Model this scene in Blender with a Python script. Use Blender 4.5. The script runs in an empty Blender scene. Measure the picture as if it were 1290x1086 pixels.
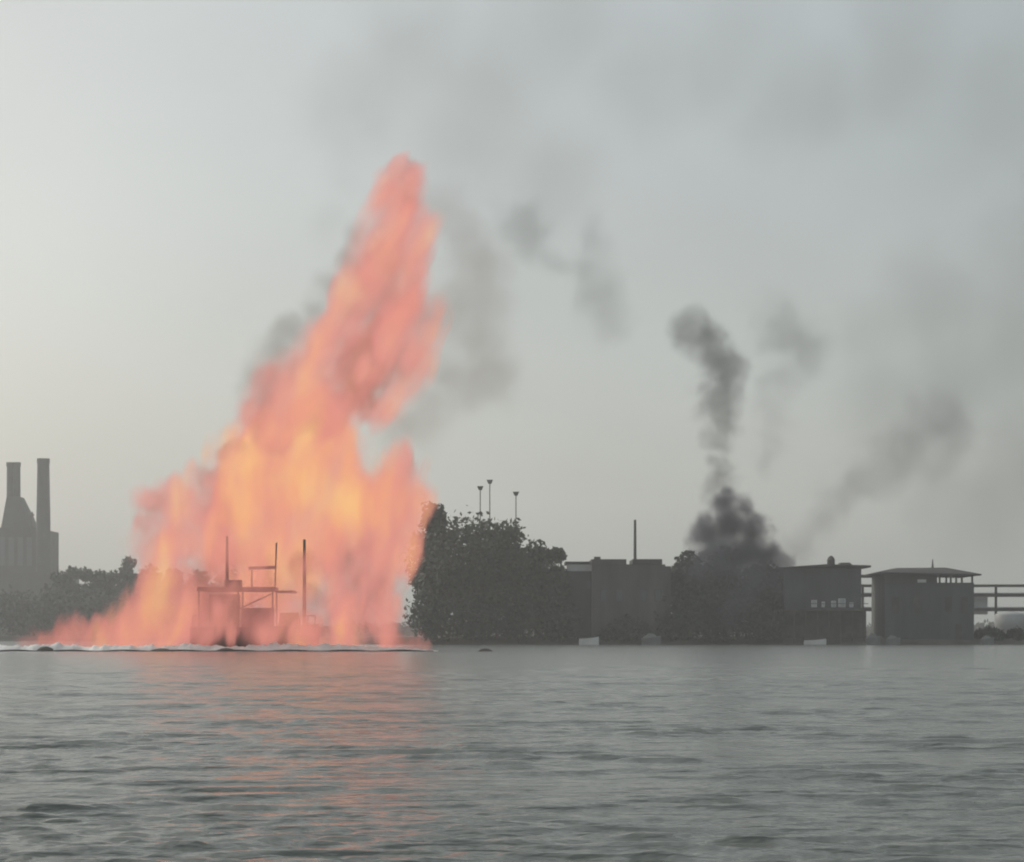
import bpy, math, random
import numpy as np
from mathutils import Vector, Matrix

R = math.radians
sc = bpy.context.scene
col = sc.collection

# ------------------------------------------------------------------ camera
F = 2909.0                # focal length in photo pixels (photo 1290 x 1086)
CAM_H = 1.2
HORIZON = 800.0
cam_d = bpy.data.cameras.new('camera')
cam = bpy.data.objects.new('camera', cam_d)
col.objects.link(cam)
cam.location = (0, 0, CAM_H)
cam.rotation_euler = (R(90), 0, 0)
cam_d.sensor_width = 36
cam_d.lens = 36 * F / 1290.0
cam_d.shift_y = (HORIZON - 543.0) / 1290.0
cam_d.clip_start = 0.1
cam_d.clip_end = 20000
sc.camera = cam

# ------------------------------------------------------------------ world / sun / exposure
SUN_EL, SUN_AZ = R(28), R(-50)      # azimuth measured from the view direction, negative = left
world = bpy.data.worlds.new('World')
sc.world = world
world.use_nodes = True
nt = world.node_tree
nt.nodes.clear()
N = nt.nodes.new
out = N('ShaderNodeOutputWorld')
bg = N('ShaderNodeBackground')
bg.inputs['Strength'].default_value = 0.115
sky = N('ShaderNodeTexSky')
sky.sky_type = 'NISHITA'
sky.sun_disc = False
sky.sun_elevation = SUN_EL
sky.sun_rotation = SUN_AZ
sky.dust_density = 4.5
sky.air_density = 1.0
sky.ozone_density = 1.0
hsv = N('ShaderNodeHueSaturation')
hsv.inputs['Saturation'].default_value = 0.6
nt.links.new(sky.outputs[0], hsv.inputs['Color'])
# a veil of thin overcast, the same all round the sky
tc = N('ShaderNodeTexCoord')
mp = N('ShaderNodeMapping')
mp.inputs['Scale'].default_value = (1.0, 1.0, 1.6)
nt.links.new(tc.outputs['Generated'], mp.inputs['Vector'])
nz = N('ShaderNodeTexNoise')
nz.inputs['Scale'].default_value = 5.0
nz.inputs['Detail'].default_value = 3.0
nz.inputs['Roughness'].default_value = 0.45
nt.links.new(mp.outputs[0], nz.inputs['Vector'])
ramp = N('ShaderNodeValToRGB')
ramp.color_ramp.elements[0].position = 0.33
ramp.color_ramp.elements[0].color = (3.35, 3.85, 3.65, 1)
ramp.color_ramp.elements[1].position = 0.68
ramp.color_ramp.elements[1].color = (4.5, 5.15, 4.95, 1)
nt.links.new(nz.outputs['Fac'], ramp.inputs['Fac'])
mix = N('ShaderNodeMix')
mix.data_type = 'RGBA'
mix.inputs['Factor'].default_value = 0.45
nt.links.new(hsv.outputs[0], mix.inputs['A'])
nt.links.new(ramp.outputs[0], mix.inputs['B'])
nt.links.new(mix.outputs['Result'], bg.inputs['Color'])
nt.links.new(bg.outputs[0], out.inputs['Surface'])

sun_d = bpy.data.lights.new('sun', 'SUN')
sun_d.energy = 1.4
sun_d.angle = R(12)
sun_d.color = (1.0, 0.93, 0.84)
sun = bpy.data.objects.new('sun', sun_d)
col.objects.link(sun)
sdir = Vector((math.sin(SUN_AZ) * math.cos(SUN_EL), math.cos(SUN_AZ) * math.cos(SUN_EL), math.sin(SUN_EL)))
sun.rotation_euler = sdir.to_track_quat('Z', 'Y').to_euler()
sun.location = sdir * 300

sc.view_settings.view_transform = 'Standard'
sc.view_settings.look = 'None'
sc.view_settings.exposure = 0.0
sc.view_settings.gamma = 1.0
sc.view_settings.use_curve_mapping = False
sc.render.engine = 'CYCLES'
cy = sc.cycles
cy.use_denoising = True
cy.max_bounces = 6
cy.diffuse_bounces = 2
cy.glossy_bounces = 3
cy.transparent_max_bounces = 12
cy.volume_bounces = 1
cy.volume_step_rate = 1.0
cy.volume_max_steps = 256
cy.pixel_filter_type = 'BLACKMAN_HARRIS'
cy.filter_width = 2.0

# ------------------------------------------------------------------ helpers
def wx(px, Y): return (px - 645.0) / F * Y
def wz(py, Y): return CAM_H + (HORIZON - py) / F * Y
def wp(px, py, Y): return Vector((wx(px, Y), Y, wz(py, Y)))

def tag(o, label=None, cat=None, group=None, kind=None):
    if label: o['label'] = label
    if cat: o['category'] = cat
    if group: o['group'] = group
    if kind: o['kind'] = kind
    return o

def empty(name, loc, label, cat, group=None):
    o = bpy.data.objects.new(name, None)
    o.empty_display_size = 1
    o.location = loc
    col.objects.link(o)
    return tag(o, label, cat, group)

class MB:
    def __init__(s): s.v = []; s.f = []
    def add(s, vs, fs):
        n = len(s.v); s.v += [tuple(v) for v in vs]; s.f += [tuple(i + n for i in f) for f in fs]
        return s
    def box(s, x0, x1, y0, y1, z0, z1):
        return s.add([(x0,y0,z0),(x1,y0,z0),(x1,y1,z0),(x0,y1,z0),(x0,y0,z1),(x1,y0,z1),(x1,y1,z1),(x0,y1,z1)],
                     [(3,2,1,0),(4,5,6,7),(0,1,5,4),(1,2,6,5),(2,3,7,6),(3,0,4,7)])
    def frus(s, a, b, z0, z1):
        # a, b = (x0,x1,y0,y1) at bottom and top
        v = [(a[0],a[2],z0),(a[1],a[2],z0),(a[1],a[3],z0),(a[0],a[3],z0),(b[0],b[2],z1),(b[1],b[2],z1),(b[1],b[3],z1),(b[0],b[3],z1)]
        return s.add(v, [(3,2,1,0),(4,5,6,7),(0,1,5,4),(1,2,6,5),(2,3,7,6),(3,0,4,7)])
    def lathe(s, prof, n=16, c=(0,0), cap=True):
        vs = []
        for r, z in prof:
            for k in range(n):
                a = 2 * math.pi * k / n
                vs.append((c[0] + r * math.cos(a), c[1] + r * math.sin(a), z))
        fs = []
        for i in range(len(prof) - 1):
            for k in range(n):
                k2 = (k + 1) % n
                fs.append((i*n+k, i*n+k2, (i+1)*n+k2, (i+1)*n+k))
        if cap:
            fs.append(tuple(range(n))[::-1]); fs.append(tuple((len(prof)-1)*n + k for k in range(n)))
        return s.add(vs, fs)
    def tube(s, pts, rad, n=8):
        pts = [Vector(p) for p in pts]
        if not hasattr(rad, '__len__'): rad = [rad] * len(pts)
        vs = []; fs = []
        for i, p in enumerate(pts):
            d = (pts[min(i+1, len(pts)-1)] - pts[max(i-1, 0)]).normalized()
            u = d.orthogonal().normalized() if i == 0 else (u - d * u.dot(d)).normalized()
            w = d.cross(u)
            for k in range(n):
                a = 2 * math.pi * k / n
                vs.append(p + (u * math.cos(a) + w * math.sin(a)) * rad[i])
        for i in range(len(pts) - 1):
            for k in range(n):
                k2 = (k + 1) % n
                fs.append((i*n+k, i*n+k2, (i+1)*n+k2, (i+1)*n+k))
        fs.append(tuple(range(n))[::-1]); fs.append(tuple((len(pts)-1)*n + k for k in range(n)))
        return s.add(vs, fs)
    def build(s, name, mat, parent=None, loc=None, smooth=False):
        me = bpy.data.meshes.new(name)
        me.from_pydata(s.v, [], s.f)
        if smooth: me.polygons.foreach_set('use_smooth', [True] * len(me.polygons))
        me.update()
        if mat: me.materials.append(mat)
        o = bpy.data.objects.new(name, me)
        col.objects.link(o)
        if parent: o.parent = parent
        if loc is not None: o.location = loc
        return o

def mat(name, c, rough=0.8, var=0.25, scale=1.0, metal=0.0, stretch=(1,1,1)):
    m = bpy.data.materials.new(name); m.use_nodes = True
    t = m.node_tree; b = t.nodes['Principled BSDF']
    b.inputs['Roughness'].default_value = rough
    b.inputs['Metallic'].default_value = metal
    co = t.nodes.new('ShaderNodeTexCoord'); mpp = t.nodes.new('ShaderNodeMapping')
    mpp.inputs['Scale'].default_value = stretch
    t.links.new(co.outputs['Object'], mpp.inputs[0])
    n = t.nodes.new('ShaderNodeTexNoise'); n.inputs['Scale'].default_value = scale; n.inputs['Detail'].default_value = 5
    t.links.new(mpp.outputs[0], n.inputs['Vector'])
    r = t.nodes.new('ShaderNodeValToRGB')
    r.color_ramp.elements[0].position = 0.3; r.color_ramp.elements[1].position = 0.7
    r.color_ramp.elements[0].color = tuple(x * (1 - var) for x in c) + (1,)
    r.color_ramp.elements[1].color = tuple(min(1, x * (1 + var)) for x in c) + (1,)
    t.links.new(n.outputs['Fac'], r.inputs[0]); t.links.new(r.outputs[0], b.inputs['Base Color'])
    return m

M = dict(
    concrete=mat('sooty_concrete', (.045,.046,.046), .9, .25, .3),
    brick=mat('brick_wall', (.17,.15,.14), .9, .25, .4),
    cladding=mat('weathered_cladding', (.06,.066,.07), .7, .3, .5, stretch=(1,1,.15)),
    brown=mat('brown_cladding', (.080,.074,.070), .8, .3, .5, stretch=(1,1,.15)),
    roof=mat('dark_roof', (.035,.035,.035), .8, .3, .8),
    pale=mat('pale_metal_roof', (.55,.55,.55), .5, .12, .6),
    white=mat('white_paint', (.72,.72,.71), .45, .1, 1.0),
    glass=mat('window_glass', (.10,.11,.12), .12, .1, 1.0),
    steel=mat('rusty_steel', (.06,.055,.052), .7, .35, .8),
    tar=mat('black_rubber', (.02,.02,.02), .6, .4, 1.0),
    hull=mat('scorched_hull_paint', (.05,.04,.038), .7, .5, .8),
    timber=mat('wet_timber', (.08,.07,.06), .85, .35, 1.0),
    bark=mat('bark', (.06,.05,.04), .9, .3, 2.0),
    leaf=mat('leaves', (.050,.058,.036), .75, .45, .35),
    leaf2=mat('dark_leaves', (.040,.050,.036), .75, .45, .35),
    blind=mat('pale_blind', (.42,.43,.43), .6, .3, 2.0),
    tarp=mat('grey_tarp', (.17,.175,.175), .7, .2, 1.0),
    soil=mat('riverbank_soil', (.10,.09,.075), .95, .35, .25),
    rock=mat('bank_stone', (.14,.135,.13), .9, .35, .8),
    grass=mat('field', (.07,.075,.045), .95, .3, .05),
)

# ------------------------------------------------------------------ water
def build_water():
    def axis_y():
        ys = [-260, -120, -60, -30, -15, -6, 0]
        y = 4.0
        while y < 520:
            ys.append(y); y += max(0.03, 0.0034 * y)
        ys.append(600)
        return np.array(ys)
    def axis_x():
        xs = [0.0]
        while xs[-1] < 420:
            xs.append(xs[-1] + max(0.05, 0.008 * xs[-1], 0.035 * (xs[-1] - 14.0)))
        xs = np.array(xs)
        return np.concatenate([-xs[:0:-1], xs])
    ys, xs = axis_y(), axis_x()
    X, Y = np.meshgrid(xs, ys)
    gy = np.gradient(ys); gx = np.gradient(xs)
    G = np.maximum(gy[:, None] * 0.9, gx[None, :] * 0.9)
    rng = np.random.default_rng(5)
    def patches(seed, L):
        r = np.random.default_rng(seed); P = np.zeros_like(X)
        for _ in range(7):
            a = r.uniform(0, 2*np.pi); k = 2*np.pi/(L * r.uniform(.6, 1.7))
            P += np.sin(k*(X*np.cos(a) + Y*np.sin(a)) + r.uniform(0, 6.28))
        return np.clip(.5 + P/5.0, 0, 1)
    p1, p2 = patches(1, 9.0), patches(2, 4.0)
    def layer(n, l0, l1, spread, sharp, m):
        W = np.zeros_like(X); v = 0.0
        for _ in range(n):
            L = np.exp(rng.uniform(np.log(l0), np.log(l1)))
            a = R(92) + rng.normal(0, R(spread))
            k = 2*np.pi/L
            att = np.clip((L / G - 2.0) / 2.0, 0, 1)
            W += L * att * np.sin(k*(X*np.cos(a) + Y*np.sin(a)) + rng.uniform(0, 6.28))
            v += L*L*.5
        W /= math.sqrt(v)
        return np.exp(np.clip(sharp * W, -3, 1.7)) * m          # peaked crests, flat troughs
    Z = .0027 * layer(80, .14, .40, 22, 1.2, .22 + 1.3*p1)
    Z += .0050 * layer(80, .34, .95, 18, 1.25, .28 + 1.2*p2)
    ny, nx = X.shape
    co = np.stack([X, Y, Z], -1).reshape(-1, 3)
    i = np.arange(ny*nx).reshape(ny, nx)
    q = np.stack([i[:-1,:-1], i[:-1,1:], i[1:,1:], i[1:,:-1]], -1).reshape(-1, 4)
    me = bpy.data.meshes.new('water')
    me.vertices.add(len(co)); me.vertices.foreach_set('co', co.astype(np.float32).ravel())
    me.loops.add(q.size); me.loops.foreach_set('vertex_index', q.astype(np.int32).ravel())
    me.polygons.add(len(q)); me.polygons.foreach_set('loop_start', (np.arange(len(q))*4).astype(np.int32))
    me.polygons.foreach_set('use_smooth', [True]*len(me.polygons))
    me.update()
    m = bpy.data.materials.new('river_water'); m.use_nodes = True
    t = m.node_tree; b = t.nodes['Principled BSDF']
    b.inputs['Base Color'].default_value = (.155, .166, .152, 1)
    b.inputs['Roughness'].default_value = .15
    b.inputs['Specular IOR Level'].default_value = .23
    b.inputs['IOR'].default_value = 1.33
    co_ = t.nodes.new('ShaderNodeTexCoord')
    mp_ = t.nodes.new('ShaderNodeMapping'); mp_.inputs['Scale'].default_value = (.55, 1.0, 1.0)
    t.links.new(co_.outputs['Object'], mp_.inputs[0])
    n1 = t.nodes.new('ShaderNodeTexNoise'); n1.inputs['Scale'].default_value = 2.6; n1.inputs['Detail'].default_value = 4; n1.inputs['Roughness'].default_value = .5
    t.links.new(mp_.outputs[0], n1.inputs['Vector'])
    bp = t.nodes.new('ShaderNodeBump'); bp.inputs['Strength'].default_value = .8; bp.inputs['Distance'].default_value = .17
    t.links.new(n1.outputs['Fac'], bp.inputs['Height'])
    t.links.new(bp.outputs[0], b.inputs['Normal'])
    me.materials.append(m)
    o = bpy.data.objects.new('water', me); col.objects.link(o)
    tag(o, 'grey rippled river water', kind='structure')
build_water()

# ------------------------------------------------------------------ land
SHORE = [(-420, 470), (-130, 468), (-62, 462), (-48, 440), (-34, 380), (-26, 320), (-20, 293), (-8, 288.5), (10, 288),
         (26, 289.5), (45, 288.5), (70, 289), (110, 288), (420, 286)]
def build_land():
    mb = MB()
    # fine shore line
    pts = []
    rnd = random.Random(3)
    for (a, b), (c, d) in zip(SHORE[:-1], SHORE[1:]):
        n = max(1, int(math.hypot(c-a, d-b) / 2.5))
        for k in range(n):
            t = k / n
            pts.append((a + (c-a)*t, b + (d-b)*t + rnd.uniform(-.5, .5)))
    pts.append(SHORE[-1])
    n = len(pts)
    rows = [(0.0, -0.6), (1.2, .25), (2.6, .75), (6, 1.0)]
    for k, (off, z) in enumerate(rows):
        for p in pts:
            j = 0 if k in (0,) else rnd.uniform(-.12, .12)
            mb.v.append((p[0], p[1] + off, z + j))
    for p in pts: mb.v.append((p[0]*3.6, 1500.0, 1.0))
    for r in range(len(rows)):
        for k in range(n-1):
            mb.f.append((r*n+k, r*n+k+1, (r+1)*n+k+1, (r+1)*n+k))
    o = mb.build('riverbank', M['soil'], smooth=True)
    tag(o, 'low earth riverbank and the land behind it', kind='structure')
build_land()

# ------------------------------------------------------------------ plants
def leaf_cloud(rng, centers, radii, count, size, squash=0.9):
    count = int(count*1.5)
    """Many leaf-sized quads in clumps through the crown."""
    C = np.array(centers); Rr = np.array(radii)
    w = Rr ** 2; w = w / w.sum()
    idx = rng.choice(len(C), count, p=w)
    d = rng.normal(size=(count, 3)); d /= np.linalg.norm(d, axis=1)[:, None]
    rad = Rr[idx] * (0.25 + .95 * rng.random(count) ** .6)
    rad = np.where(rng.random(count) < .07, Rr[idx]*(1.05 + .45*rng.random(count)), rad)
    P = C[idx] + d * rad[:, None] * np.array([1, 1, squash])
    nrm = d * .6 + rng.normal(size=(count, 3)) * .7; nrm /= np.linalg.norm(nrm, axis=1)[:, None]
    ref = rng.normal(size=(count, 3))
    u = np.cross(nrm, ref); u /= np.linalg.norm(u, axis=1)[:, None]
    v = np.cross(nrm, u)
    s = size * (.6 + .8 * rng.random(count))[:, None]
    a = P - u*s*.5 ; b = P + v*s*.32 ; c = P + u*s*.6 ; e = P - v*s*.32
    V = np.stack([a, b, c, e], 1).reshape(-1, 3)
    Fq = np.arange(count*4).reshape(-1, 4)
    return V, Fq

def np_mesh(name, V, Fq, m, parent=None):
    me = bpy.data.meshes.new(name)
    me.from_pydata(V.tolist(), [], Fq.tolist()); me.update(); me.materials.append(m)
    o = bpy.data.objects.new(name, me); col.objects.link(o)
    if parent: o.parent = parent
    return o

def tree(px, top, rx, Y, label, seed, m='leaf', base_z=.9, low=.12, count=3600, size=.62, group='trees on the riverbank', lobes=13, flat=0):
    rng = np.random.default_rng(seed)
    H = wz(top, Y) - base_z
    rad = rx / F * Y
    root = empty('tree', (wx(px, Y), Y, base_z), label, 'tree', group)
    zc, hz = H*(1+low)/2, H*(1-low)/2
    cs, rs = [], []
    rr = max(.30*min(rad, hz), .7)
    for k in range(lobes):
        d = rng.normal(size=3); d /= np.linalg.norm(d)
        q = rng.uniform(.55, 1.0)
        r_ = rr * rng.uniform(.8, 1.45)
        x, y = d[0]*(rad - r_*.8)*q, d[1]*(rad*.9 - r_*.8)*q
        z = zc + d[2]*(hz - r_*.8)*q
        z = min(z, H - r_*.85 - flat*rng.random())
        cs.append((x, y, z)); rs.append(r_)
    cs.append((0, 0, zc)); rs.append(min(rad, hz)*.8)
    cs.append((rad*.12, 0, H*.3)); rs.append(rad*.75)
    cs.append((-rad*.2, 0, H*.62)); rs.append(rad*.62)
    cs.append((0, 0, H - rr*1.3)); rs.append(rr*1.3)
    V, Fq = leaf_cloud(rng, cs, rs, count, size)
    # trunk with limbs
    mb = MB()
    tr = max(.12, H*.022)
    mb.tube([(0,0,-.4), (tr*.3,0,H*.2), (-tr*.4,tr*.4,H*.5), (tr*.2,0,H*.82)], [tr*1.3, tr, tr*.7, tr*.2], 8)
    for k in range(min(7, len(cs))):
        z0 = H*rng.uniform(.18, .5)
        mb.tube([(0,0,z0), tuple(np.array(cs[k])*[.5,.5,.5] + np.array([0,0,z0*.5])), cs[k]], [tr*.5, tr*.33, tr*.1], 6)
    mb.build('trunk', M['bark'], root)
    np_mesh('crown', V, Fq, M[m], root)
    return root

def bush(px, top, rx, Y, label, seed, m='leaf2', base_z=.55, count=1100, size=.5, group='bushes along the waterline'):
    rng = np.random.default_rng(seed)
    H = wz(top, Y) - base_z; rad = rx / F * Y
    root = empty('bush', (wx(px, Y), Y, base_z), label, 'bush', group)
    cs, rs = [], []
    for k in range(9):
        r_ = H*rng.uniform(.22, .38)
        cs.append((rng.uniform(-1,1)*max(rad-r_, .1), rng.uniform(-.8,.8)*1.2, r_*.6 + rng.random()*(H-r_*1.6)*(.4 + .6*rng.random()))); rs.append(r_)
    cs.append((0,0,H*.5)); rs.append(H*.5)
    V, Fq = leaf_cloud(rng, cs, rs, count, size)
    mb = MB()
    for k in range(5):
        mb.tube([(cs[k][0]*.3, cs[k][1]*.3, -.3), cs[k]], [.07, .03], 5)
    mb.build('stem', M['bark'], root)
    np_mesh('foliage', V, Fq, M[m], root)

YB = 293.0
# the big rounded clump right of the fire
tree(592, 646, 74, 297, 'tallest broad dark tree at the middle of the rounded clump right of the fire', 11, low=.06, count=6500, lobes=20)
tree(546, 633, 34, 300, 'narrow tree with a tufted top right against the edge of the fire', 12, low=.10, count=3400, lobes=16)
tree(640, 655, 50, 294, 'broad tree forming the right shoulder of the rounded clump', 13, low=.05, count=4600, lobes=18)
tree(676, 682, 36, 293, 'smaller stepped tree on the lower right side of the rounded clump', 14, low=.05, count=3400, lobes=14)
tree(703, 690, 14, 292.5, 'slim tree with a sideways top twig at the right end of the rounded clump', 15, low=.05, count=1500, lobes=8)
bush(545, 742, 34, 290.5, 'bush at the water beside the right foot of the fire', 21)
bush(600, 748, 40, 290.2, 'low bush at the water under the tallest tree', 22)
bush(655, 746, 38, 290.2, 'wide bush at the water under the right shoulder tree', 23)
bush(702, 752, 26, 290.2, 'bush at the water in front of the pale-roofed shed', 24)
# trees under the dark smoke
tree(868, 694, 34, 296, 'left tree of the dark clump under the black smoke', 31, 'leaf2', low=.05, count=3000, lobes=14)
tree(915, 690, 44, 297, 'middle tree hidden in the foot of the black smoke', 32, 'leaf2', low=.05, count=3800, lobes=16)
tree(965, 705, 36, 295, 'right tree of the dark clump beside the flat-roofed dock building', 33, 'leaf2', low=.05, count=3000, lobes=14)
bush(858, 745, 30, 290.8, 'dark bush at the water right of the brown dock shed', 34)
bush(905, 742, 34, 290.6, 'dark bush at the water under the black smoke', 35)
bush(958, 745, 34, 290.8, 'dark bush at the water left of the flat-roofed dock building', 36)
# the far bank at left
for k, (px, tp, rx) in enumerate([(74,719,24),(91,715,20),(107,716,20),(125,719,24),(143,719,22),(163,702,19),(188,714,26),(218,716,26),(252,718,28),(290,718,30)]):
    lab = ['tree at the foot of the right chimney', 'small round-topped tree right of the chimneys', 'second round-topped tree right of the chimneys',
           'flat-topped tree midway between chimneys and fire', 'tree just left of the pointed tree at the fire', 'pointed taller tree at the left edge of the fire',
           'first tree behind the left part of the fire', 'second tree behind the left part of the fire', 'third tree behind the left part of the fire',
           'tree behind the burning workboat'][k]
    tree(px, tp, rx, 488 + (k % 3)*4, lab, 50+k, low=.02, count=2200, size=.95, group='trees on the far left bank', lobes=10)
for k, px in enumerate([-30, 25, 60, 100, 140, 190, 250]):
    bush(px, 738, 38, 474, ['bush on the far bank left of the frame edge', 'bush below the left chimney', 'bush below the right chimney', 'bush under the two round-topped trees',
         'bush left of the pointed tree', 'bush behind the left flames', 'bush behind the burning workboat'][k], 70+k, base_z=.6, count=1000, size=.9, group='bushes on the far left bank')
# far-off wood beyond everything
def far_wood():
    rng = np.random.default_rng(9)
    cs, rs = [], []
    for x in np.arange(-420, 420, 4.2):
        for y in (720, 735):
            r_ = rng.uniform(2.0, 3.4)
            cs.append((x + rng.uniform(-2,2), y + rng.uniform(-5,5), 1.0 + rng.uniform(.2, 2.0))); rs.append(r_)
    V, Fq = leaf_cloud(rng, cs, rs, 26000, 1.5)
    o = np_mesh('distant_wood', V, Fq, M['leaf'])
    tag(o, 'low far-off wood along the horizon', 'wood', kind='stuff')
far_wood()

# ------------------------------------------------------------------ power station
def power_station():
    Y = 650.0
    s = Y / F
    root = empty('power_station', (wx(30, Y), Y, 1.0), 'hazy grey power station with two tall chimneys at the left edge', 'power station')
    X = lambda px, y=0.0: wx(px, Y + y) - wx(30, Y)
    Z = lambda py: wz(py, Y) - 1.0
    MB().box(X(-110), X(64.5), 0, 42, -1, Z(722)).build('turbine_hall', M['concrete'], root)
    MB().box(X(-70), X(46,4), 4, 36, Z(722), Z(664)).build('boiler_house', M['concrete'], root)
    # sloped shoulder under the twin flue
    m = MB(); c = X(17.5)
    m.frus((X(1,6), X(41,6), 6, 15), (X(4,7), X(36,7), 7, 14), Z(664), Z(648))
    m.frus((X(4,7), X(36,7), 7, 14), (X(8.2,8.5), X(26.5,8.5), 8.5, 12.5), Z(648), Z(624))
    m.build('flue_base', M['concrete'], root)
    ch = MB().lathe([(1.02, Z(624)), (.98, Z(580)), (.8, Z(579.5))], 14, (X(12.9, 10.5), 10.5)).build('chimney', M['concrete'], root, smooth=False)
    MB().lathe([(1.10, Z(584.5)), (1.14, Z(579))], 14, (X(12.9, 10.5), 10.5)).build('cap', M['concrete'], ch)
    ch = MB().lathe([(1.02, Z(624)), (.98, Z(580)), (.8, Z(579.5))], 14, (X(21.4, 10.5), 10.5)).build('chimney', M['concrete'], root)
    MB().lathe([(1.10, Z(584.5)), (1.14, Z(579))], 14, (X(21.4, 10.5), 10.5)).build('cap', M['concrete'], ch)
    ch = MB().lathe([(2.05, Z(722)), (1.95, Z(655)), (1.72, Z(600)), (1.66, Z(580))], 20, (X(54.6, -3.5), -3.5)).build('chimney', M['concrete'], root)
    ch['label'] = 'broad single chimney standing on its own'
    MB().lathe([(1.78, Z(585)), (1.80, Z(579))], 20, (X(54.6, -3.5), -3.5)).build('cap', M['concrete'], ch)
    m = MB(); m.box(X(39.5,8), X(41.2,8), 8, 8.4, Z(664), Z(643)); m.box(X(38.3,8), X(42.6,8), 7.8, 8.6, Z(648), Z(645.5))
    m.build('vent_stack', M['steel'], root)
    MB().box(X(54.6,-3.5)-2.6, X(54.6,-3.5)+2.6, -6.1, -.002, -1, Z(728)).build('chimney_plinth', M['concrete'], root)
    for k in range(9):
        x0 = X(-62 + k*11.5)
        w = MB().box(x0, x0+1.5, 3.9, 3.998, Z(712), Z(676)).build('window', M['glass'], root)
power_station()

# ------------------------------------------------------------------ buildings on the right bank
def pale_shed():
    Y = 294.0; s = Y/F
    root = empty('shed', (wx(731, Y), Y, .9), 'low blue-grey shed with a pale roof edge between the trees and the brown dock shed', 'shed')
    X = lambda px: (px-731)*s
    Z = lambda py: wz(py, Y) - .9
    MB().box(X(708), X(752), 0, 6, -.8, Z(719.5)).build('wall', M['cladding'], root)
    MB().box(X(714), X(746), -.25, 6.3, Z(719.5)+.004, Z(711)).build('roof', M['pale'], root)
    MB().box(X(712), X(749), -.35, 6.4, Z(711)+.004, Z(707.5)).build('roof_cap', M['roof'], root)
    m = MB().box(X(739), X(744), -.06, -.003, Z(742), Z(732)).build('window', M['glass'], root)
pale_shed()

def dock_shed():
    Y = 291.5; s = Y/F
    root = empty('dock_shed', (wx(790, Y), Y, .7), 'brown-grey dock shed with a stepped flat roof right of the pale-roofed shed', 'shed')
    X = lambda px: (px-790)*s
    Z = lambda py: wz(py, Y) - .7
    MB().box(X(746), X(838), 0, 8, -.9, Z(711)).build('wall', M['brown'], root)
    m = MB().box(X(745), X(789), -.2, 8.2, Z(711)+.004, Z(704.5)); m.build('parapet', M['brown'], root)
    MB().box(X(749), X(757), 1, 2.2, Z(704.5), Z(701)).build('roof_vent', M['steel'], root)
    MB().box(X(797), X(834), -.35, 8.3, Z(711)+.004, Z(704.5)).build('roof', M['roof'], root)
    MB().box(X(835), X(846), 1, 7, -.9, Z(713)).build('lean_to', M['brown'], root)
    for px in (756, 776, 806, 824):
        f = MB().box(X(px), X(px+9), -.07, -.003, Z(758), Z(742)).build('window', M['steel'], root)
        MB().box(X(px+1), X(px+8), -.1, -.073, Z(757), Z(743)).build('pane', M['glass'], f)
    d = MB().box(X(788), X(798), -.08, -.003, Z(800), Z(776)).build('door', M['steel'], root)
dock_shed()
def mast():
    Y = 300.0
    root = empty('mast', (wx(800, Y), Y, .9), 'thin upright mast rising behind the brown dock shed', 'mast')
    MB().tube([(0,0,-.4), (0,0,wz(655, Y)-.9)], [.28, .16], 8).build('pole', M['steel'], root)
mast()
bush(788, 776, 36, 290.0, 'low bush at the water in front of the brown dock shed', 25)
def lamp(px, top, Y, label):
    root = empty('lamp_post', (wx(px, Y), Y, .9), label, 'lamp post', 'lamp posts behind the rounded trees')
    H = wz(top, Y) - .9
    MB().tube([(0,0,-.4), (0,0,H)], [.11, .07], 6).build('pole', M['steel'], root)
    MB().frus((-.22,.22,-.3,.3), (-.45,.45,-.4,.4), H-.05, H+.5).build('lamp_head', M['steel'], root)
lamp(605, 617, 330, 'shortest-headed lamp post left of the group above the rounded trees')
lamp(617, 609, 332, 'tallest lamp post above the rounded trees')
lamp(650, 624, 331, 'right-hand lamp post above the shoulder of the rounded trees')

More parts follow.
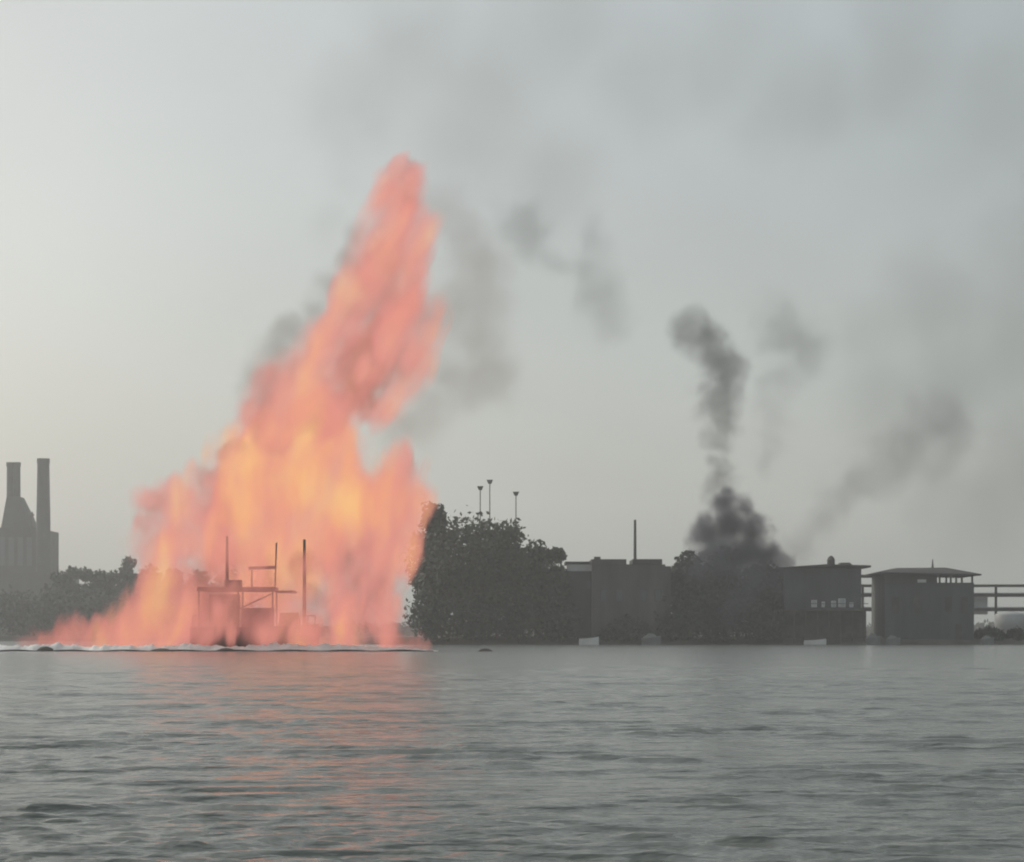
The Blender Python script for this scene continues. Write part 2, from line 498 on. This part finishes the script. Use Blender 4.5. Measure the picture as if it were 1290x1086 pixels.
def dock_building():
    Y = 291.0; s = Y/F
    root = empty('dock_building', (wx(1045, Y), Y, .7), 'flat-roofed two-storey dock building with a row of pale windows', 'building')
    X = lambda px: (px-1045)*s
    Z = lambda py: wz(py, Y) - .7
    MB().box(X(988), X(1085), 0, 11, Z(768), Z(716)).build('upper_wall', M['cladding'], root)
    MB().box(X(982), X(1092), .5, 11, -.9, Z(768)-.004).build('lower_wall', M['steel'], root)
    m = MB()
    m.add([(X(980),-.9,Z(717)), (X(1040),-.9,Z(713)), (X(1096),-.9,Z(715)), (X(1096),11.5,Z(715)), (X(1040),11.5,Z(713)), (X(980),11.5,Z(717)),
           (X(980),-.9,Z(715)), (X(1040),-.9,Z(711)), (X(1096),-.9,Z(712.5)), (X(1096),11.5,Z(712.5)), (X(1040),11.5,Z(711)), (X(980),11.5,Z(715))],
          [(0,5,4,1),(1,4,3,2),(6,7,10,11),(7,8,9,10),(0,1,7,6),(1,2,8,7),(2,3,9,8),(3,4,10,9),(4,5,11,10),(5,0,6,11)])
    m.build('roof', M['roof'], root)
    MB().lathe([(.5, Z(712)), (.5, Z(704)), (.35, Z(701)), (.1, Z(699))], 10, (X(1051), 3)).build('roof_vent', M['steel'], root)
    MB().frus((X(1060),X(1078),2,5), (X(1063),X(1074),2.4,4.6), Z(712), Z(708)).build('skylight', M['steel'], root)
    # balcony walkway and windows
    MB().box(X(984), X(1092), -1.2, -.004, Z(770), Z(768)).build('walkway', M['timber'], root)
    for px, w, h in ((1022,7,9),(1035,4,7),(1047,6,8),(1056,9,11),(1070,5,6)):
        f = MB().box(X(px), X(px+w), -.08, -.003, Z(765), Z(765-h)).build('window', M['white'], root)
        MB().box(X(px)+.1, X(px+w)-.1, -.11, -.083, Z(765)+.08, Z(765-h)-.08).build('pane', M['blind'], f)
    for k in range(8):
        MB().box(X(984+k*14.6), X(984+k*14.6)+.16, -1.15, -.99, -.9, Z(770)-.003).build('post', M['timber'], root)
    MB().box(X(984), X(1092), -1.18, -1.10, Z(761), Z(760.2)).build('handrail', M['steel'], root)
dock_building()

def pavilion():
    Y = 291.0; s = Y/F
    root = empty('pavilion', (wx(1171, Y), Y, .7), 'dark riverside pavilion with a low spreading roof and a small spike on top', 'building')
    X = lambda px: (px-1171)*s
    Z = lambda py: wz(py, Y) - .7
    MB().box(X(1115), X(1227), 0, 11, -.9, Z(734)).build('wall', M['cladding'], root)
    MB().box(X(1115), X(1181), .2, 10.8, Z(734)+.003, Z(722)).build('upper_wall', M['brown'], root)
    # low-pitched roof with wide eaves
    m = MB()
    a, b, c, d = X(1107), X(1234), -1.3, 12.3
    m.add([(a,c,Z(721)), (b,c,Z(723.5)), (b,d,Z(723.5)), (a,d,Z(721)), (X(1135),3.5,Z(714.5)), (X(1198),3.5,Z(714)), (X(1198),8,Z(714)), (X(1135),8,Z(714.5)),
           (a,c,Z(722.6)), (b,c,Z(725.2)), (b,d,Z(725.2)), (a,d,Z(722.6))],
          [(4,5,6,7),(0,1,5,4),(1,2,6,5),(2,3,7,6),(3,0,4,7),(8,11,10,9),(8,9,1,0),(9,10,2,1),(10,11,3,2),(11,8,0,3)])
    m.build('roof', M['roof'], root)
    MB().tube([(X(1184),5,Z(714.5)), (X(1184),5,Z(703))], [.16,.05], 6).build('finial', M['steel'], root)
    for px in (1183, 1197, 1211, 1224):
        MB().box(X(px), X(px)+.22, .1, .32, Z(734)+.003, Z(725)).build('post', M['timber'], root)
        MB().box(X(px), X(px)+.22, 10.6, 10.82, Z(734)+.003, Z(725)).build('post', M['timber'], root)
    f = MB().box(X(1156), X(1167), .1, .197, Z(735)+.01, Z(730)).build('window', M['white'], root)
    for px in (1124, 1150, 1190, 1210):
        w = MB().box(X(px), X(px+9), -.05, -.003, Z(772), Z(752)).build('window', M['steel'], root)
    MB().box(X(1203), X(1212), -.07, -.003, -.3, Z(786)).build('door', M['steel'], root)
pavilion()

def pipe_bridge():
    Y = 309.0; s = Y/F
    root = empty('pipe_bridge', (wx(1180, Y), Y, .9), 'elevated pipe bridge of long horizontal beams running behind the dock buildings to the right edge', 'pipe bridge')
    X = lambda px: (px-1180)*s
    Z = lambda py: wz(py, Y) - .9
    x0, x1 = X(1080), X(1480)
    MB().box(X(1080), X(1120), -.2, .2, Z(728), Z(724)).build('beam', M['steel'], root)
    for py, t in ((738, 3.4), (750, 4.0), (768, 4.2)):
        MB().box(x0, x1, -.25, .25, Z(py)-t*s*.5, Z(py)+t*s*.5).build('beam', M['steel'], root)
    for py in (747.5, 765.5):
        MB().tube([(x0, .8, Z(py)), (x1, .8, Z(py))], .11, 8).build('pipe', M['pale'], root)
    for k, px in enumerate(range(1086, 1480, 42)):
        MB().box(X(px), X(px)+.3, .3, .6, -.9, Z(736)).build('post', M['steel'], root)
    # panel of pale sheeting on part of the deck
    MB().box(X(1226), X(1246), .9, 1.1, Z(774), Z(752)).build('panel', M['pale'], root)
pipe_bridge()
def tank():
    Y = 305.0; s = Y/F
    o = MB().lathe([(0.1, wz(772, Y)+.2), (2.1, wz(773, Y)), (2.3, wz(775, Y)), (2.3, .6)][::-1], 22).build('storage_tank', M['pale'], None, (wx(1275, Y), Y, 0), True)
    tag(o, 'low pale storage tank under the pipe bridge at the right edge', 'tank')
tank()
bush(1245, 790, 20, 291, 'low bush at the water right of the pavilion', 41)
bush(1282, 792, 22, 291.5, 'low bush at the water at the right edge', 42)
tree(1330, 760, 30, 300, 'bushy tree beyond the right edge of the picture beside the pipe bridge', 43, count=2200)

# ------------------------------------------------------------------ small boats
def skiff(px, py, Ylen, Y, label, cover=False, yaw=0.0, h=.7):
    root = empty('skiff', (wx(px, Y), Y, 0), label, 'boat', 'small pale boats along the far bank')
    root.rotation_euler.z = yaw
    L = Ylen; W = L*.36
    secs = []
    mb = MB(); n = 9
    for i in range(n):
        t = i/(n-1)
        w = W*.5*(1 - max(0, (t-.45)/.55)**2.2)*(.88 if i == 0 else 1) + .02
        sh = h*(1 + .35*t*t)
        x = -L/2 + L*t
        mb.v += [(x, -w, sh), (x, -w*.75, -.12), (x, w*.75, -.12), (x, w, sh), (x, w*.86, sh-.03), (x, w*.6, .12), (x, -w*.6, .12), (x, -w*.86, sh-.03)]
    for i in range(n-1):
        for k in range(8):
            mb.f.append((i*8+k, (i+1)*8+k, (i+1)*8+(k+1)%8, i*8+(k+1)%8))
    mb.f.append((0,1,2,3,4,5,6,7)); mb.f.append(tuple((n-1)*8+k for k in range(8))[::-1])
    mb.build('hull', M['tarp'] if cover else M['white'], root, smooth=False)
    if cover:
        m = MB(); m.add([(-L*.46,-W*.42,h), (L*.32,-W*.36,h*1.1), (L*.32,W*.36,h*1.1), (-L*.46,W*.42,h), (-L*.15,0,h*1.7), (L*.08,0,h*1.6)],
              [(0,1,5,4),(2,3,4,5),(1,2,5),(3,0,4),(3,2,1,0)])
        m.build('cover', M['tarp'], root)
    else:
        m = MB(); m.box(-L*.12, L*.04, -W*.4, W*.4, .3, .36); m.box(-L*.36, -L*.22, -W*.4, W*.4, .3, .36)
        m.build('seat', M['timber'], root)
        e = MB(); e.box(-L*.5-.28, -L*.5-.02, -.14, .14, .35, .95); e.box(-L*.5-.2, -L*.5-.1, -.06, .06, -.3, .35)
        e.build('outboard_motor', M['tar'], root)
skiff(742, 800, 2.4, 281, 'bright white skiff in front of the pale-roofed shed and brown dock shed', h=.75)
skiff(1027, 806, 2.7, 283, 'white skiff at the foot of the flat-roofed dock building', h=.55)
skiff(821, 806, 2.4, 281, 'pale tented boat at the right end of the brown dock shed', True, .3, h=.85)
skiff(1100, 806, 1.8, 281, 'pale tented boat in the gap left of the pavilion', True, .2, h=.85)
skiff(1125, 807, 1.8, 280, 'pale tented boat at the left foot of the pavilion', True, -.2, h=.7)
skiff(1244, 807, 1.7, 282, 'pale tented boat right of the pavilion', True, .1, h=.7)

# ------------------------------------------------------------------ the burning workboat
def workboat():
    Y = 176.0; s = Y/F
    root = empty('workboat', (wx(322, Y), Y, 0), 'scorched workboat with two masts burning inside the fire', 'boat')
    X = lambda px: (px-322)*s
    Z = lambda py: wz(py, Y)
    L0, L1 = X(243), X(402)
    mb = MB(); n = 12
    for i in range(n):
        t = i/(n-1); x = L0 + (L1-L0)*t
        w = 1.75*(1 - max(0, (t-.6)/.4)**2)+.06
        d = Z(790) + .5*max(0, t-.55)
        mb.v += [(x,-w,d), (x,-w*.8,-.4), (x,w*.8,-.4), (x,w,d)]
    for i in range(n-1):
        for k in range(4):
            mb.f.append((i*4+k, (i+1)*4+k, (i+1)*4+(k+1)%4, i*4+(k+1)%4))
    mb.f += [(0,1,2,3), tuple((n-1)*4+k for k in (3,2,1,0))]
    mb.build('hull', M['hull'], root)
    cab = MB().box(X(266), X(300), -1.25, 1.25, Z(790)+.003, Z(749)).build('cabin', M['hull'], root)
    for px in (271, 286):
        MB().box(X(px), X(px+10), -1.29, -1.253, Z(770), Z(754)).build('window', M['glass'], cab)
    MB().box(X(306), X(344), -1.1, 1.1, Z(790)+.003, Z(766)).build('deckhouse', M['hull'], root)
    MB().frus((X(352),X(377),-.9,.9), (X(354),X(375),-.8,.8), Z(790)+.003, Z(772)).build('winch_housing', M['hull'], root)
    for px in (254, 303, 346):
        for y in (-1.5, 1.4):
            MB().tube([(X(px),y,Z(790)), (X(px),y,Z(745.3))], .07, 6).build('canopy_post', M['hull'], root)
    MB().tube([(X(303),-1.5,Z(768)), (X(346),-1.5,Z(748))], .05, 6).build('brace', M['hull'], root)
    MB().box(X(252), X(348), -1.6, 1.6, Z(745.5), Z(740)).build('canopy', M['hull'], root)
    MB().box(X(349), X(372), -1.5, 1.5, Z(747), Z(744.5)).build('rear_canopy', M['hull'], root)
    MB().box(X(284), X(304), -.6, .6, Z(739.8), Z(731)).build('wheelhouse_box', M['hull'], root)
    MB().tube([(X(287.5),-.7,Z(740)), (X(287.5),-.7,Z(676))], [.13,.09], 8).build('mast', M['hull'], root)
    MB().tube([(X(384.5),-.7,Z(788)), (X(384.5),-.7,Z(680))], [.15,.10], 8).build('mast', M['hull'], root)
    m = MB()
    m.tube([(X(318),-.4,Z(740)), (X(318),-.4,Z(714))], .06, 6); m.tube([(X(347),-.4,Z(743)), (X(349),-.4,Z(684))], .06, 6)
    m.tube([(X(314),-.4,Z(716)), (X(347),-.4,Z(715))], .12, 6)
    m.build('radar_frame', M['hull'], root)
    for px in (246, 257, 380, 390, 399):
        MB().tube([(X(px),-1.4,Z(794)), (X(px),-1.4,Z(776))], .04, 5).build('stanchion', M['hull'], root)
    for p0, p1 in ((246, 257), (380, 399)):
        MB().tube([(X(p0),-1.4,Z(776)), (X(p1),-1.4,Z(776))], .04, 5).build('handrail', M['hull'], root)
workboat()

# ------------------------------------------------------------------ volumes: flames and smoke
def envelope(name, blobs, grow, voxel, m, parent):
    """Closed surface round a set of balls (joined by voxel remesh)."""
    import bmesh
    bm = bmesh.new()
    for (c, r) in blobs:
        bmesh.ops.create_icosphere(bm, subdivisions=2, radius=r + grow, matrix=Matrix.Translation(c))
    me = bpy.data.meshes.new(name + '_balls'); bm.to_mesh(me); bm.free()
    tmp = bpy.data.objects.new(name + '_balls', me); col.objects.link(tmp)
    md = tmp.modifiers.new('r', 'REMESH'); md.mode = 'VOXEL'; md.voxel_size = voxel
    dg = bpy.context.evaluated_depsgraph_get()
    me2 = bpy.data.meshes.new_from_object(tmp.evaluated_get(dg))
    bpy.data.objects.remove(tmp); bpy.data.meshes.remove(me)
    me2.name = name
    me2.materials.clear(); me2.materials.append(m)
    o = bpy.data.objects.new(name, me2); col.objects.link(o)
    if parent: o.parent = parent
    return o

def field(t, blobs, warps, soft=.25, lean=0.0):
    """1 at a ball's middle, 0 at its rim, joined smoothly, in noise-warped space. Returns (field socket, position socket)."""
    nn = t.nodes.new; L = t.links.new
    co = nn('ShaderNodeTexCoord')
    p = co.outputs['Object']
    base = p
    for (scale, amt, st) in warps:
        mp = nn('ShaderNodeMapping'); mp.vector_type = 'TEXTURE'; mp.inputs['Scale'].default_value = (1,1,st); mp.inputs['Rotation'].default_value = (0, R(lean), 0)
        L(base, mp.inputs[0])
        nz = nn('ShaderNodeTexNoise'); nz.inputs['Scale'].default_value = scale; nz.inputs['Detail'].default_value = 1.5
        L(mp.outputs[0], nz.inputs['Vector'])
        sb = nn('ShaderNodeVectorMath'); sb.operation = 'SUBTRACT'; sb.inputs[1].default_value = (.5,.5,.5)
        L(nz.outputs['Color'], sb.inputs[0])
        ma = nn('ShaderNodeVectorMath'); ma.operation = 'MULTIPLY_ADD'; ma.inputs[1].default_value = (amt*2,)*3
        L(sb.outputs[0], ma.inputs[0]); L(p, ma.inputs[2])
        p = ma.outputs[0]
    acc = None
    for (c, r) in blobs:
        d = nn('ShaderNodeVectorMath'); d.operation = 'DISTANCE'; d.inputs[1].default_value = tuple(c)
        L(p, d.inputs[0])
        k = nn('ShaderNodeMath'); k.operation = 'MULTIPLY_ADD'; k.inputs[1].default_value = -1.0/r; k.inputs[2].default_value = 1.0
        L(d.outputs['Value'], k.inputs[0])
        if acc is None: acc = k.outputs[0]
        else:
            s = nn('ShaderNodeMath'); s.operation = 'SMOOTH_MAX'; s.inputs[2].default_value = soft
            L(acc, s.inputs[0]); L(k.outputs[0], s.inputs[1]); acc = s.outputs[0]
    return acc, base, p

def vmat(name):
    m = bpy.data.materials.new(name); m.use_nodes = True
    t = m.node_tree; t.nodes.clear()
    return m, t, t.nodes.new('ShaderNodeOutputMaterial')

def flame_mat(name, blobs, dens, tint, seed, lean):
    m, t, o = vmat(name)
    nn = t.nodes.new; L = t.links.new
    f, base, wpos = field(t, blobs, [(.12, 1.9, 1.8), (.34, 1.0, 2.2), (.95, .45, 2.6)], .3, lean)
    # streaks drawn out upward
    mp = nn('ShaderNodeMapping'); mp.vector_type = 'TEXTURE'; mp.inputs['Scale'].default_value = (1,1,2.9); mp.inputs['Location'].default_value = (seed*7.3, seed*3.1, 0)
    mp.inputs['Rotation'].default_value = (0, R(lean), 0)
    L(wpos, mp.inputs[0])
    nz = nn('ShaderNodeTexNoise'); nz.inputs['Scale'].default_value = .40; nz.inputs['Detail'].default_value = 3.5; nz.inputs['Roughness'].default_value = .5
    L(mp.outputs[0], nz.inputs['Vector'])
    # density
    a = nn('ShaderNodeMath'); a.operation = 'MULTIPLY_ADD'; a.inputs[1].default_value = 2.2; a.inputs[2].default_value = -1.24
    L(nz.outputs['Fac'], a.inputs[0])
    ad = nn('ShaderNodeMath'); ad.operation = 'ADD'; L(a.outputs[0], ad.inputs[0]); L(f, ad.inputs[1])
    mr = nn('ShaderNodeMapRange'); mr.interpolation_type = 'SMOOTHSTEP'
    mr.inputs['From Min'].default_value = .0; mr.inputs['From Max'].default_value = .42
    mr.inputs['To Min'].default_value = 0; mr.inputs['To Max'].default_value = dens
    L(ad.outputs[0], mr.inputs['Value'])
    # colour of the glow, by depth into the flame and streak noise
    cc = nn('ShaderNodeMath'); cc.operation = 'MULTIPLY_ADD'; cc.inputs[1].default_value = 3.0; cc.inputs[2].default_value = -1.36
    L(nz.outputs['Fac'], cc.inputs[0])
    c2 = nn('ShaderNodeMath'); c2.operation = 'MULTIPLY_ADD'; c2.inputs[1].default_value = .45; L(f, c2.inputs[0]); L(cc.outputs[0], c2.inputs[2])
    c3 = nn('ShaderNodeMath'); c3.operation = 'ADD'; c3.inputs[1].default_value = tint; c3.use_clamp = True; L(c2.outputs[0], c3.inputs[0])
    rp = nn('ShaderNodeValToRGB')
    e = rp.color_ramp.elements
    e[0].position = 0.0; e[0].color = (.40, .13, .09, 1)
    e[1].position = 1.0; e[1].color = (1.0, .58, .22, 1)
    x = e.new(.26); x.color = (.75, .25, .215, 1)
    x = e.new(.58); x.color = (.86, .32, .225, 1)
    x = e.new(.80); x.color = (.94, .42, .19, 1)
    L(c3.outputs[0], rp.inputs[0])
    ab = nn('ShaderNodeVolumeAbsorption'); ab.inputs['Color'].default_value = (0,0,0,1); L(mr.outputs[0], ab.inputs['Density'])
    em = nn('ShaderNodeEmission'); L(rp.outputs[0], em.inputs['Color']); L(mr.outputs[0], em.inputs['Strength'])
    s = nn('ShaderNodeAddShader'); L(ab.outputs[0], s.inputs[0]); L(em.outputs[0], s.inputs[1])
    L(s.outputs[0], o.inputs['Volume'])
    return m

def smoke_mat(name, blobs, dens, colr, thr=.05, nscale=.35, namp=1.2, warp=1.4):
    m, t, o = vmat(name)
    nn = t.nodes.new; L = t.links.new
    f, base, wpos = field(t, blobs, [(.13, warp, 1.3), (.38, warp*.6, 1.2), (1.1, warp*.2, 1.1)])
    nz = nn('ShaderNodeTexNoise'); nz.inputs['Scale'].default_value = nscale; nz.inputs['Detail'].default_value = 3; nz.inputs['Roughness'].default_value = .5
    L(wpos, nz.inputs['Vector'])
    a = nn('ShaderNodeMath'); a.operation = 'MULTIPLY_ADD'; a.inputs[1].default_value = namp; a.inputs[2].default_value = -namp*.6
    L(nz.outputs['Fac'], a.inputs[0])
    ad = nn('ShaderNodeMath'); ad.operation = 'ADD'; L(a.outputs[0], ad.inputs[0]); L(f, ad.inputs[1])
    mr = nn('ShaderNodeMapRange'); mr.interpolation_type = 'SMOOTHSTEP'
    mr.inputs['From Min'].default_value = thr; mr.inputs['From Max'].default_value = thr + .8
    mr.inputs['To Min'].default_value = 0; mr.inputs['To Max'].default_value = dens
    L(ad.outputs[0], mr.inputs['Value'])
    pv = nn('ShaderNodeVolumePrincipled')
    pv.inputs['Color'].default_value = tuple(colr) + (1,)
    pv.inputs['Anisotropy'].default_value = .2
    L(mr.outputs[0], pv.inputs['Density'])
    L(pv.outputs[0], o.inputs['Volume'])
    return m

def blobs_from(rows, Y, origin, spread, seed, grow=1.12, dy=0.0):
    rnd = random.Random(seed)
    bl = []
    for row in rows:
        px, py, r = row[:3]
        yy = Y + dy + (row[3] if len(row) > 3 else rnd.uniform(-spread, spread))
        c = wp(px, py, yy) - origin
        bl.append((c, r / F * Y * grow))
    return bl

YF = 176.0
fire_o = Vector((wx(300, YF), YF, 0.0))
fire = empty('fire', fire_o, 'towering orange and salmon fire blazing up from the water', 'fire')
tall = [(500,226,24,.5),(512,236,20,0),(500,252,31,1),(508,282,33,0),(503,318,38,1),(496,354,42,-1),(455,372,27,1),(498,395,40,1),(462,412,36,-1),(412,430,29,0),(488,440,42,0),(442,452,38,1.5),(386,464,33,-.5),(445,490,40,-1),(352,490,32,.5),(334,524,27,.5),(400,515,42,0),(455,508,28,1),(476,470,32,.5),(345,548,30,0),(304,566,17,0)]
core = [(372,552,46,1),(415,560,40,0),(325,585,44,1.5),(392,610,54,2),(315,640,50,3),(405,665,50,2),(300,692,42,4),(352,690,48,4),(440,620,42,1),(350,640,50,3),(330,740,36,5)]
right = [(502,592,26,0),(492,630,36,.5),(482,680,42,0),(472,735,42,1),(484,780,34,-1),(500,800,28,0),(522,808,17,0),(540,815,8,0),(516,640,24,0),(505,690,28,0),(440,765,38,0),(430,800,30,-1.5),(432,705,42,2),(395,806,18,-2.5)]
left = [(186,642,23,0),(206,632,20,1),(228,648,24,1),(262,606,22,0),(282,572,17,1),(178,668,20,0),(190,696,26,.5),(226,690,26,0),(268,652,34,1.5),(205,736,30,-.5),(182,775,28,0),(150,792,24,.5),
        (98,797,26,0),(74,800,25,0),(54,805,21,.5),(38,811,13,0),(122,796,26,-1),(160,800,26,-1),(225,780,34,-1.5),(262,797,24,-2.5),(300,806,15,-3),(350,808,12,-3),(272,712,26,1),(200,803,26,-1.5)]
front = [(258,745,24,-3.3),(300,760,26,-3.3),(355,755,26,-3.3),(395,750,24,-3.3),(400,790,22,-3.2),(250,790,20,-3.2),(288,708,24,-3.2),(384,712,24,-3.2),(335,728,28,-3.2),(265,770,26,-3.2),(300,785,24,-3.2),(340,788,24,-3.4),(375,780,28,-3.2),(320,760,22,-3.2)]
for nm, rows, dens, tint, sd, lean, lab in (('flame', tall, .46, -.10, 1, 27, 'pink-edged leaning column at the top of the fire'),
                         ('flame', core, .55, .20, 2, 8, 'yellow-orange heart of the fire'),
                         ('flame', right, .55, -.04, 3, 4, 'upright flame at the right side of the fire'),
                         ('flame', left, .55, -.06, 4, 8, 'low spreading flame at the left side of the fire'),
                         ('flame', front, .36, -.20, 5, 8, 'thin dull flame licking in front of the boat')):
    bl = blobs_from(rows, YF, fire_o, 1.0, sd, 1.55)
    fm = flame_mat('flame_glow', bl, dens, tint, sd, lean)
    fire['kind'] = 'thing'
    o = envelope(nm, bl, 1.0, .5, fm, fire)
    o['label'] = lab

def smoke(rows, Y, dens, colr, label, seed, group='smoke drifting off the fires', spread=1.5, grow=1.4, thr=.05, nscale=.35, namp=1.2, warp=1.4, env=.9):
    cx = sum(r[0] for r in rows)/len(rows); by = max(r[1] for r in rows)
    org = Vector((wx(cx, Y), Y, wz(by, Y)))
    bl = blobs_from(rows, Y, org, spread, seed, grow)
    m = smoke_mat('smoke', bl, dens, colr, thr, nscale, namp, warp)
    o = envelope('smoke', bl, env, .7, m, None)
    o.location = org
    tag(o, label, 'smoke', group, 'stuff' if 'wide thin' in label or 'broad thin' in label else 'thing')
    return o
DK = (.16,.17,.17)
smoke([(905,715,36),(940,722,40),(975,730,34),(1000,745,26),(930,760,34),(880,722,28)], 287.5, .11, (.16,.17,.22),
      'bluish smoke hanging in front of the dark trees under the black billow', 111, nscale=.25, warp=2.0, spread=.8)
smoke([(905,705,34),(940,700,36),(888,672,26),(918,665,34),(945,672,30),(912,640,20),(936,640,16),(968,702,24),(985,712,18),(915,622,10)], 296, 1.1, (.11,.11,.15),
      'thick blue-black smoke billowing from the trees left of the dock building', 101, nscale=.4, namp=1.3)
smoke([(872,418,26),(890,424,28),(901,445,30),(912,468,32),(910,495,34),(907,528,28),(904,560,22),(903,585,20),(908,612,22)], 300, .30, DK,
      'dark broken column of smoke high above the black billow', 102, warp=2.0, nscale=.34, namp=1.3, grow=1.5)
smoke([(990,415,44),(1010,440,40),(985,480,32),(975,520,28),(968,560,26),(966,580,18)], 305, .07, (.22,.23,.23),
      'faint wisp of smoke just right of the dark column', 103, warp=2.4, nscale=.22, grow=1.6)
smoke([(990,700,26),(1010,685,28),(1035,660,30),(1055,632,34),(1085,608,40),(1115,588,46),(1150,565,50),(1180,540,56),(1185,535,40),(1182,538,34)], 305, .08, (.22,.23,.23),
      'slanting smoke trail rising right above the dock building', 104, warp=2.4, nscale=.22, grow=1.5)
smoke([(1120,500,80),(1200,470,100),(1290,440,110),(1180,380,90),(1290,540,80),(1330,330,120),(1090,420,60),(1250,640,90),(1310,590,100),(1180,620,60)], 330, .024, (.33,.36,.35),
      'broad thin grey smoke cloud at the right edge of the sky', 105, namp=.8, nscale=.12, warp=3, env=2.0)
smoke([(650,285,40),(668,310,36),(690,330,26),(735,335,34),(755,370,38),(768,405,28),(750,300,30)], 200, .12, (.22,.23,.22),
      'grey smudges of smoke adrift right of the flame top', 106, spread=.8, warp=2.2, nscale=.22, grow=1.6)
smoke([(560,265,40),(585,285,44),(605,330,50),(590,380,56),(600,430,62),(565,470,60),(535,515,50),(620,470,56),(505,540,36),(560,400,50)], 184, .11, (.36,.30,.27),
      'brown-grey smoke hanging close along the right flank of the flame', 107, spread=1.5, nscale=.25)
smoke([(452,300,26),(440,330,30),(418,362,26),(395,392,26),(368,420,30),(345,450,38),(330,485,38),(322,515,30)], 179.5, .22, (.19,.16,.13),
      'dark smoke curling off the left edge of the flame column', 108, spread=.6, env=.7)
smoke([(430,230,36),(415,280,34),(440,190,34),(470,165,34)], 190, .030, (.36,.37,.35),
      'pale grey smoke around the left of the flame tip', 109, nscale=.2, namp=.8)
smoke([(450,120,80),(520,60,100),(620,110,110),(700,40,110),(600,190,80),(800,90,110),(690,210,90),(910,60,110),(1020,120,110),(1140,60,120),(1260,110,120)], 230, .026, (.42,.44,.42),
      'wide thin smoke veil across the top of the sky above the flame tip', 110, namp=.8, nscale=.12, warp=3, env=2.0, spread=3)

# ------------------------------------------------------------------ foam and debris at the fire's foot
def foam():
    rng = random.Random(8)
    Y0 = 170.6
    mb = MB()
    n = 240
    xs = [wx(-60 + (552+60)*i/(n-1), Y0) for i in range(n)]
    prof = [(-.75,0.0),(-.4,.5),(-.05,1.0),(.4,.65),(.9,-.05)]
    hs = []
    h = .2
    for i in range(n):
        h += ((rng.random()**1.8)*.55 + .30 - h)*.35
        hs.append(h * min(1, (n-1-i)/45 + .05) * (.75 + .25*math.sin(i*.09)**2))
    for i, x in enumerate(xs):
        yc = Y0 + .35*math.sin(i*.13) + .15*math.sin(i*.41)
        for (a, z) in prof:
            mb.v.append((x, yc + a*1.3, .02 + hs[i]*z + rng.uniform(-.02,.02)))
    k = len(prof)
    for i in range(n-1):
        for j in range(k-1):
            mb.f.append((i*k+j, (i+1)*k+j, (i+1)*k+j+1, i*k+j+1))
    m = mat('foam', (.78,.77,.75), .6, .2, 1.2)
    o = mb.build('foam', m, None, smooth=True)
    tag(o, 'thin line of white foam along the foot of the fire', 'foam', kind='stuff')
foam()
def boom():
    Y = 168.3
    pts = [(wx(px, Y), Y + .25*math.sin(px*.03) + .12*math.sin(px*.11), .05 + .04*math.sin(px*.09)) for px in range(-60, 548, 6)]
    o = MB().tube(pts, .055, 8).build('floating_hose', M['tar'], None, smooth=True)
    tag(o, 'long black hose floating just in front of the foam line', 'hose')
boom()
def debris(px, Y, w, h, label, seed):
    rng = random.Random(seed)
    prof = []
    mb = MB(); nr, nsg = 6, 12
    for i in range(nr):
        f = i/(nr-1)
        for k in range(nsg):
            a = 2*math.pi*k/nsg
            rr = math.cos(f*math.pi/2*.97) * (1 + rng.uniform(-.16,.16))
            mb.v.append((w*.5*rr*math.cos(a), w*.28*rr*math.sin(a), -.1 + (h+.1)*math.sin(f*math.pi/2) + rng.uniform(-.02,.02)))
    for i in range(nr-1):
        for k in range(nsg):
            mb.f.append((i*nsg+k, i*nsg+(k+1)%nsg, (i+1)*nsg+(k+1)%nsg, (i+1)*nsg+k))
    mb.f.append(tuple((nr-1)*nsg+k for k in range(nsg)))
    o = mb.build('debris', M['timber'], None, (wx(px, Y), Y, 0), True)
    tag(o, label, 'debris', 'dark lumps floating by the fire')
debris(57, 168.9, 1.3, .36, 'dark hump of debris floating at the left tip of the fire', 1)
debris(203, 169.0, 1.8, .22, 'flat dark debris floating below the left flames', 2)
debris(285, 169.0, 1.6, .24, 'dark debris floating below the burning workboat', 3)
debris(612, 169.5, 1.2, .2, 'small dark debris floating right of the fire, in front of the rounded trees', 4)

# ------------------------------------------------------------------ haze
hm, ht, ho = vmat('haze')
pv = ht.nodes.new('ShaderNodeVolumePrincipled')
pv.inputs['Color'].default_value = (.95, .96, .965, 1)
pv.inputs['Density'].default_value = .00056
pv.inputs['Anisotropy'].default_value = .35
ht.links.new(pv.outputs[0], ho.inputs['Volume'])
hz = MB().box(-1700, 1700, -300, 1600, -2.0, 92).build('haze', hm)
tag(hz, kind='stuff')
